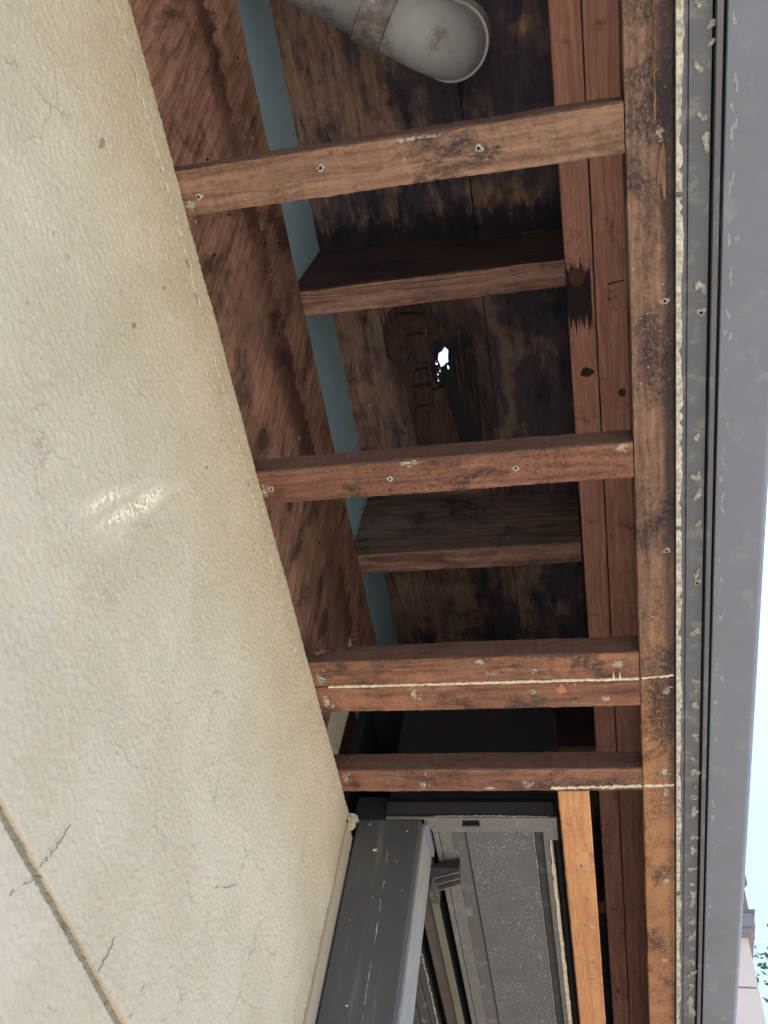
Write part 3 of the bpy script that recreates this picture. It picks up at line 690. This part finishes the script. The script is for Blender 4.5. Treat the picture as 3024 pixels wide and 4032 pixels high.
for i, (x, y, r) in enumerate(((-.028, .873, .004), (-.012, 1.115, .006), (-.018, 1.225, .008), (-.014, 1.0, .004), (-.02, .93, .003))): smear(fur, x, y, r, .9, 1.2, 60 + i, n=6)
blob('torn_fibre', (-.0272, .6925, Z0 - .0003), .0055, M['amber'], look[3], 'Z', .0015, 8, .9, 1.3, rough=.6)
blob('pale_chip', (.0835, .163, Z0 - .0003), .0065, M['splinter'], beam, 'Z', .0008, 6, .55, 2.6, rough=.5)
ribbon('pale_scratch', line((.0790, -.05, Z0 - .0005), (.0785, .128, Z0 - .0005), 60, 3, .0003), .0007, M['splinter'], beam, (0, 0, -1), .0003, 3, .7)
# caulk lines
ribbon('caulk_line', line((-.2877, .6795, Z0 - .0006), (.0560, .6795, Z0 - .0006), 130, 1, .00015), .0012, M['caulk'], look[2], (0, 0, -1), .0014, 1, .28)
ribbon('caulk_line', line((.0575, .6790, Z0 - .0006), (.0918, .6765, Z0 - .0006), 14, 2, .0002), .0011, M['caulk'], beam, (0, 0, -1), .001, 2, .5)
ribbon('caulk_line', line((-.0487, .8470, Z0 - .0006), (.0560, .8440, Z0 - .0006), 50, 3, .0002), .0015, M['caulk'], look[4], (0, 0, -1), .0016, 3, .45)
ribbon('caulk_line', line((.0575, .8440, Z0 - .0006), (.0915, .8428, Z0 - .0006), 14, 4, .0002), .0015, M['caulk'], beam, (0, 0, -1), .0012, 4, .4)
for i, x in enumerate((.0293, .036)):
    mk('caulk_drip', [(x - .0016, .679, Z0 - .001), (x + .0016, .679, Z0 - .001), (x, .668, Z0 - .0006), (x, .676, Z0 - .0025)], [(0, 1, 3), (1, 2, 3), (2, 0, 3), (0, 2, 1)], M['caulk'], look[2])
# dried insect husks caught on the lookouts
for i, (x, y, z, on, lab) in enumerate(((-.2923, .6415, .763, 2, 'tiny dried spiky husk on the doubled lookout close to the stucco'), (-.2903, .8150, .764, 4, 'tiny dried spiky husk on the last lookout close to the stucco'))):
    q = random.Random(i + 3); V = []; F = []
    for j in range(9):
        a = q.uniform(0, 6.28); L = q.uniform(.004, .009); b = len(V)
        d = (math.cos(a) * L, -q.uniform(.001, .005), math.sin(a) * L)
        V += [(x - .0008, y + .001, z), (x + .0008, y + .001, z), (x, y - .001, z + .0012), (x + d[0], y + d[1], z + d[2])]
        F += [(b, b + 1, b + 3), (b + 1, b + 2, b + 3), (b + 2, b, b + 3), (b, b + 2, b + 1)]
    tag(mk('insect_husk', V, F, M['splinter']), lab, 'husk', 'dried husks on the lookouts')

# ------------------------------------------------------------------ drain pipe
PZ = 1.12; C0 = Vector((-.1008, .0783, PZ)); AX = Vector((.826, .563, 0)).normalized()
pipe = empty('drain_pipe', C0); tag(pipe, 'dirty grey plastic drain pipe whose elbow turns up into the roof deck', 'pipe')
R1 = .0392; BR = .040
far = C0 - AX * .75; bend = C0 - AX * BR
tube('pipe', [far, C0 - AX * .30, C0 - AX * .095], [R1 - .0012, R1 - .0012, R1 - .0012], M['pipe'], pipe)
cl = [C0 - AX * .1015, C0 - AX * .1005, C0 - AX * .0985, C0 - AX * .0690, C0 - AX * .0672, C0 - AX * .0660]
tube('collar', cl, [R1 - .002, R1 + .0028, R1 + .0040, R1 + .0040, R1 + .0028, R1 - .002], M['collar'], pipe)
path = [C0 - AX * .070]; rad = [R1]
for i in range(19):
    a = math.pi / 2 * i / 18; path.append(bend + AX * (BR * math.sin(a)) + Vector((0, 0, BR * (1 - math.cos(a))))); rad.append(R1 + .0004)
path += [C0 + Vector((0, 0, BR + .012))]; rad.append(R1 + .0004)
el = tube('elbow', path, rad, M['pipe'], pipe)
tube('elbow_rim', [C0 + Vector((0, 0, BR - .0062)), C0 + Vector((0, 0, BR - .006)), C0 + Vector((0, 0, BR - .001)), C0 + Vector((0, 0, deckz(C0.x) - PZ - .001))], [R1 - .001, R1 + .0030, R1 + .0032, R1 + .0026], M['rim_grey'], el)
rim_o = [c for c in el.children][0]
rim_o.data.polygons.foreach_set('use_smooth', [False] * len(rim_o.data.polygons))

# ------------------------------------------------------------------ shutter box and its post
PX0, PX1, PY0, PY1 = -.3010, -.2150, .9205, .9900
shut = empty('rolling_shutter', (-.17, .95, -CZ)); tag(shut, 'dark metal rolling shutter box and guide post set under the eave', 'shutter')
post = board('guide_post', PX0, PX1, PY0, PY1, -CZ, .7625, 'Z', M['post'], shut, ch=.003, jit=.0002, seg=60)
box('guide_rail', PX1 + .0002, PX1 + .0032, PY0 + .0045, PY1 - .001, -CZ, .7605, M['rail'], shut, .0008)  # plate added over the post's side, its lit look painted in
box('post_cap', PX0 - .004, -.2625, PY0 + .0006, PY1, .7627, .80, M['black'], shut)
SPTS = [(-.2536, .7175), (-.2516, .6733), (-.2522, .6485), (-.2507, .6202), (-.2515, .5693), (-.2515, .5346), (-.2501, .5123), (-.2505, .43)]
pts = []
for a, b in zip(SPTS[:-1], SPTS[1:]):
    pts += [(a[0] + (b[0] - a[0]) * t / 9 + rnd.gauss(0, .0003), PY0 - .0002, a[1] + (b[1] - a[1]) * t / 9) for t in range(9)]
for i in range(0, len(pts) - 8, 9):
    j = rnd.randint(4, 9); ribbon('paint_streak', pts[i:i + j + 1], .00045, M['paste'], post, (0, -1, 0), .0003, i, .7)
for i, (x, z, r) in enumerate(((-.2698, .7165, .0024), (-.2823, .7557, .0009), (-.262, .65, .0007), (-.24, .70, .0006), (-.285, .62, .0006), (-.228, .66, .0006), (-.27, .52, .0012), (-.232, .745, .0008))):
    blob('paint_spot', (x, PY0, z), r, M['caulk'], post, 'Y', .0005, 90 + i, side=-1)
# end plate and its flange
ZB = .7640; EX0, EX1, EY = -.2614, -.0462, .9172
ep = box('end_plate', EX0, EX1, EY, EY + .003, ZB + .0005, .99, M['black'], shut, .0004)
mk('flange_curl', [(EX0, EY - .001, ZB + .030), (EX1 - .004, EY - .001, ZB + .030), (EX1 - .004, EY - .0075, ZB + .018), (EX0, EY - .0075, ZB + .018), (EX0, EY - .001, ZB + .004), (EX1 - .004, EY - .001, ZB + .004)], [(0, 1, 2, 3), (3, 2, 5, 4)], M['black'], ep)
FL = [(EX0, EY - .002), (EX1, EY - .002), (EX1 - .0005, .9560), (-.0628, .9560), (-.0640, .9412), (-.2040, .9420), (-.2130, .9190), (EX0, .9190)]
SL = [(-.1636, .9200), (-.1418, .9198), (-.1425, .9318), (-.1648, .9322)]
fl = sheet('end_flange', [FL, SL], lambda x, y: ZB - .002, .0022, M['strip'], shut)
box('slot_back', -.170, -.138, .9192, .936, ZB + .006, ZB + .009, M['black'], fl, .0003)
ribbon('paint_edge', line((-.200, EY - .0022, ZB + .0004), (-.055, EY - .0022, ZB + .0004), 60, 3, .0003), .0005, M['paste'], fl, (0, -1, 0), .0006, 5, .8)
# underside profile strips, each its own part
YS, YE = .9424, 4.0
def strip(name, x0, x1, z, mat, y0=YS, th=.02): return box(name, x0, x1, y0, YE, z, z + th, M[mat], shut, .0006)
def fold(name, prof, mat, y0=YS):
    n = len(prof); V = [(x, y, z) for y in (y0, YE) for x, z in prof]
    return mk(name, V, [(i, i + 1, n + i + 1, n + i) for i in range(n - 1)], M[mat], shut)
strip('head_rail', -.3120, -.3000, ZB + .004, 'black', PY1 + .001)
strip('head_rail', -.2995, -.2860, ZB + .002, 'box', PY1 + .001); strip('head_rail', -.2845, -.2700, ZB, 'box', PY1 + .001)
strip('head_rail', -.2690, -.2585, ZB + .001, 'box', PY1 + .001)
ribbon('paint_edge', line((-.2585, PY1 + .10, ZB + .0006), (-.2570, 1.9, ZB + .0006), 150, 9, .0007), .0009, M['paste'], shut, (0, 0, -1), .0008, 9, .5)
fold('curtain_slot', [(-.2590, ZB + .004), (-.2590, ZB + .07), (-.2455, ZB + .07), (-.2455, ZB + .004)], 'black', PY1)
strip('inner_rail', -.2455, -.2280, ZB + .006, 'brown_rail', PY1 + .001)
strip('inner_rail', -.2278, -.2170, ZB + .001, 'olive', 1.045)
fold('outer_slot', [(-.2168, ZB + .002), (-.2168, ZB + .075), (-.2050, ZB + .075), (-.2050, ZB + .002)], 'black', .93)
strip('outer_lip', -.2049, -.1984, ZB, 'strip'); strip('outer_lip', -.1976, -.1806, ZB + .002, 'strip')
fold('sloped_lip', [(-.1806, ZB + .0015), (-.1806, ZB + .0025), (-.1646, ZB + .0085), (-.1640, ZB + .0065)], 'box')
strip('bottom_panel', -.1639, -.0775, ZB + .007, 'panel')
fold('panel_groove', [(-.0775, ZB + .008), (-.0765, ZB + .016), (-.0660, ZB + .016), (-.0655, ZB + .003)], 'box')
ribbon('bright_edge', line((-.0775, YS, ZB + .0068), (-.0775, 2.2, ZB + .0068), 120, 4, .0002), .0005, M['paste'], shut, (0, 0, -1), .0004, 4, .6)
strip('outer_edge', -.0655, -.0588, ZB + .002, 'strip')
pe = board('plywood_edge', -.0586, -.0545, .957, 4.0, ZB + .003, ZB + .03, 'Y', M['caulk'], shut, ch=.0006, jit=.0012, seg=260)
box('box_top', -.33, -.047, EY + .004, 4.0, .985, .995, M['black'], shut); box('box_back', -.33, -.32, EY + .004, 4.0, ZB + .005, .984, M['black'], shut)
box('box_front', -.0535, -.047, EY + .004, 4.0, ZB + .03, .984, M['black'], shut)
# guide bracket of three fins, and the small slotted plate by the post
br = empty('bracket', (-.20, 1.02, .74)); br.parent = shut; br.location = Vector((-.20, 1.02, .74 + CZ)) - Vector(shut['_w']); br['_w'] = (-.20, 1.02, .74 + CZ)
mk('bracket_body', [(-.2200, .9965, .750), (-.1768, .9990, .7505), (-.1768, 1.0005, .768), (-.2200, 1.045, .768), (-.2200, 1.045, .7505), (-.2145, 1.0200, .7495)],
   [(0, 1, 5), (0, 5, 4), (0, 4, 3), (0, 3, 2), (0, 2, 1), (1, 2, 5), (2, 3, 5), (3, 4, 5)], M['black'], br)
for i, (xa, ya, xb, yb) in enumerate(((-.2144, 1.0206, -.1761, 1.0056), (-.2107, 1.0323, -.1762, 1.0184), (-.2092, 1.0442, -.1778, 1.0313))):
    dx, dy = xb - xa, yb - ya; L = math.hypot(dx, dy); nx, ny = -dy / L * .0009, dx / L * .0009
    V = [(xa - nx, ya - ny, .7500), (xb - nx, yb - ny, .7500), (xb + nx, yb + ny, .7500), (xa + nx, ya + ny, .7500)]
    V += [(x, y, .772) for x, y, z in V]
    mk('fin', V, [(0, 1, 2, 3), (7, 6, 5, 4), (0, 4, 5, 1), (1, 5, 6, 2), (2, 6, 7, 3), (3, 7, 4, 0)], M['strip'], br)
box('bracket_arm', -.2250, -.2120, 1.005, 1.075, .752, .770, M['box'], br, .001)
pl = box('slotted_plate', -.2120, -.2075, .9225, .983, .7555, .775, M['gutter'], shut, .0006)
for i in range(3): box('slot', -.2132, -.2121, .930 + .017 * i, .940 + .017 * i, .757, .766, M['caulk'] if i else M['black'], pl, .0002)
# the glazed opening below the box, its far jamb
win = empty('window', (-.33, 2.0, -CZ)); tag(win, 'dark framed window under the shutter box', 'window')
box('frame', -.345, -.325, .992, 1.05, -CZ, .766, M['post'], win); box('frame', -.345, -.325, 2.94, 3.0, -CZ, .766, M['post'], win)
box('pane', -.338, -.332, 1.051, 2.939, -CZ, .766, M['glass'], win)

# ------------------------------------------------------------------ metal edge and gutter
edge = empty('metal_edge_trim', (.11, .8, .75)); tag(edge, 'dark metal edge channel beside the beam, dotted with plaster dabs', 'metal trim')
def ext(name, prof, mat, parent, y0=-2.2, y1=4.4, seg=1):
    n = len(prof); V = []; F = []
    for s in range(seg + 1):
        y = y0 + (y1 - y0) * s / seg; V += [(x, y, z) for x, z in prof]
    for s in range(seg):
        for i in range(n - 1): F.append((s * n + i, s * n + i + 1, s * n + n + i + 1, s * n + n + i))
    return mk(name, V, F, M[mat], parent)
ext('back_leg', [(.0930, .776), (.0932, .748)], 'channel', edge)
ext('chamfer', [(.0932, .7478), (.0990, .7478), (.1029, .7548), (.1032, .7536)], 'channel', edge)
ch = ext('channel', [(.1034, .7534), (.1190, .7534), (.1195, .772), (.1211, .772), (.1212, .7495)], 'channel', edge)
ext('ridge', [(.1213, .7492), (.1217, .7486), (.1256, .7486), (.1260, .7492), (.1262, .770), (.1282, .770)], 'channel', edge)
# cream plaster line along the edge
q = random.Random(9); V = []; F = []; y = -.3; n = 0
ys = np.arange(-.3, 2.6, .004)
for yy in ys:
    wv = .0050 + .0006 * math.sin(yy * 37) + .0004 * math.sin(yy * 91) + q.gauss(0, .00035)
    if q.random() < .05: wv *= .55
    V += [(.0934, yy, .7479), (.0936, yy, .7470 + q.gauss(0, .00015)), (.0934 + wv * .9, yy, .7470 + q.gauss(0, .00015)), (.0934 + wv, yy, .7479)]
gaps = [(.178, .183), (.485, .490), (1.03, 1.04)]
for i in range(len(ys) - 1):
    if any(a <= ys[i] <= b for a, b in gaps): continue
    for k2 in range(3): F.append((i * 4 + k2, i * 4 + k2 + 1, i * 4 + k2 + 5, i * 4 + k2 + 4))
mk('plaster_line', V, F, M['plaster'], edge)
dabs = [(.1098, .0951, 4), (.113, .1292, 4), (.1157, .1468, 6), (.1136, .2596, 6), (.1186, .068, 4), (.1188, .08, 3), (.1088, .0536, 3), (.1119, .3983, 4), (.1123, .439, 6), (.1137, .458, 6), (.1141, .4898, 4),
        (.1135, .5492, 5), (.1133, .622, 6), (.1133, .6892, 5), (.113, .7037, 3), (.1137, .7246, 6.5), (.1150, .7707, 6), (.1124, .806, 3.5), (.1140, .8264, 7), (.1150, .8507, 3), (.1140, .8924, 8), (.1145, .9374, 6),
        (.1135, .9608, 7), (.1124, .9968, 6), (.1127, 1.026, 4), (.1140, 1.0546, 11), (.1138, 1.1018, 7), (.1142, 1.133, 9), (.1145, 1.1872, 6), (.1138, 1.2154, 8), (.1138, 1.246, 7), (.1132, 1.2956, 14), (.113, 1.36, 9), (.114, 1.42, 8), (.113, 1.5, 9)]
for i, (x, y, r) in enumerate(dabs):
    blob('plaster_dab', (x, y, .7534), r * .00082, M['paste'], ch, 'Z', .0012, 200 + i, .78 if r < 9 else .5, 1.05 if r < 9 else 1.4, n=20, rough=.65)
for i, (x, y) in enumerate(((.1142, .2817), (.1140, .868), (.1140, 1.16), (.1140, .56))): nail_hole((x, y, .7531), ch, .0019, 50 + i)
gut = empty('gutter', (.15, .8, .748)); tag(gut, 'grey metal gutter along the outermost edge of the eave', 'gutter')
prof = [(.1284, .775), (.1285, .7490), (.1292, .7482), (.1680, .7482)]
for i in range(1, 9):
    a = math.pi / 2 * i / 8; prof.append((.1680 + .007 * math.sin(a), .7552 - .007 * math.cos(a)))
prof += [(.1752, .8400), (.1720, .8430), (.1670, .8400)]
o = ext('gutter_body', prof, 'gutter', gut, seg=1)
for i, p in enumerate(o.data.polygons): p.use_smooth = True
try: o.data.set_sharp_from_angle(angle=math.radians(40))
except Exception: pass
for i in range(95):
    y = rnd.uniform(.0, 1.7); x = .1325 + abs(rnd.gauss(0, .0026))
    blob('lime_mark', (x, y, .7482), rnd.uniform(.0009, .0022), M['lime'], o, 'Z', .00025, 300 + i, .7, 2.2, n=12, rough=.7)
# fascia and roof edge above, so the eave is closed outside
o = box('fascia', .0945, .1275, -2.2, 4.4, .777, deckz(.165) + .0128, M['channel'], None); tag(o, 'dark fascia board behind the gutter', 'fascia')

# ------------------------------------------------------------------ neighbouring wing, tree
wing = empty('neighbour_house', (-2, 7, -CZ)); tag(wing, 'pinkish stucco house corner with mauve eave beyond the gutter', 'house')
for z0, z1 in ((-CZ, 1.2), (1.212, 3.630), (3.642, 3.990)): box('wall', -5, .9685, 6.0, 10.5, z0, z1, M['pink'], wing, .004)
box('joint', -4.99, .9585, 6.01, 10.4, 3.6302, 3.6418, M['mauve'], wing, .0)
box('joint', -4.99, .9585, 6.01, 10.4, 1.2002, 1.2118, M['mauve'], wing, .0)
box('soffit', -5.1, 1.00, 5.93, 10.6, 3.9902, 4.02, M['mauve'], wing, .003)
fb = box('fascia', -5.12, 1.02, 5.91, 10.62, 4.0202, 4.12, M['mauve'], wing, .004)
box('drip_edge', -5.13, 1.03, 5.90, 10.63, 4.1202, 4.14, M['shingle'], wing, .002)
mk('roof', [(-5.15, 5.9, 4.141), (1.04, 5.9, 4.141), (1.04, 10.6, 4.141), (-5.15, 10.6, 4.141), (-3, 8.2, 5.3), (-.9, 8.2, 5.3)], [(0, 1, 5, 4), (1, 2, 5), (2, 3, 4, 5), (3, 0, 4), (3, 2, 1, 0)], M['shingle'], wing)
tube('roof_vent', [(1.02, 6.2, 4.12), (1.02, 6.2, 4.55), (1.02, 6.2, 4.56), (1.02, 6.2, 4.72), (1.02, 6.2, 4.73)], [.03, .03, .06, .06, .01], M['shingle'], wing, 16)

def tree(c, h, rad, seed, lab):
    t = empty('leafy_tree', (c[0], c[1], -CZ)); tag(t, lab, 'tree')
    q = random.Random(seed)
    pth = [(c[0] + .1 * math.sin(i), c[1] + .08 * math.cos(i * 1.3), -CZ + h * .75 * i / 6) for i in range(7)]
    tr = tube('trunk', pth, [.2 - .022 * i for i in range(7)], M['bark'], t, 12)
    V = []; F = []; tips = []
    for b in range(26):
        a = q.uniform(0, 6.28); e = q.uniform(-.1, 1.2); L = rad * q.uniform(.5, 1.0)
        s = Vector(pth[q.choice((3, 4, 5, 6))]); tip = s + Vector((math.cos(a) * math.cos(e), math.sin(a) * math.cos(e), math.sin(e))) * L
        tube('limb', [s, s.lerp(tip, .5) + Vector((0, 0, .1)), tip], [.05, .03, .008], M['bark'], t, 6); tips += [tip, s.lerp(tip, .65), s.lerp(tip, .85)]
    for tip in tips:
        for j in range(230):
            p = tip + Vector((q.gauss(0, .20), q.gauss(0, .20), q.gauss(0, .18))); s = q.uniform(.022, .05)
            u = Vector((q.gauss(0, 1), q.gauss(0, 1), q.gauss(0, 1))).normalized(); v = u.cross(Vector((q.gauss(0, 1), q.gauss(0, 1), q.gauss(0, 1)))).normalized()
            b = len(V); V += [tuple(p - u * s), tuple(p + v * s * .5), tuple(p + u * s), tuple(p - v * s * .5)]; F.append((b, b + 1, b + 2, b + 3))
    mk('crown', V, F, M['leaf'], t)
tree((2.42, 9.6, 0), 9.3, 1.5, 5, 'green leafy tree beyond the corner of the pinkish house')

for o in bpy.data.objects:
    if '_w' in o: del o['_w']
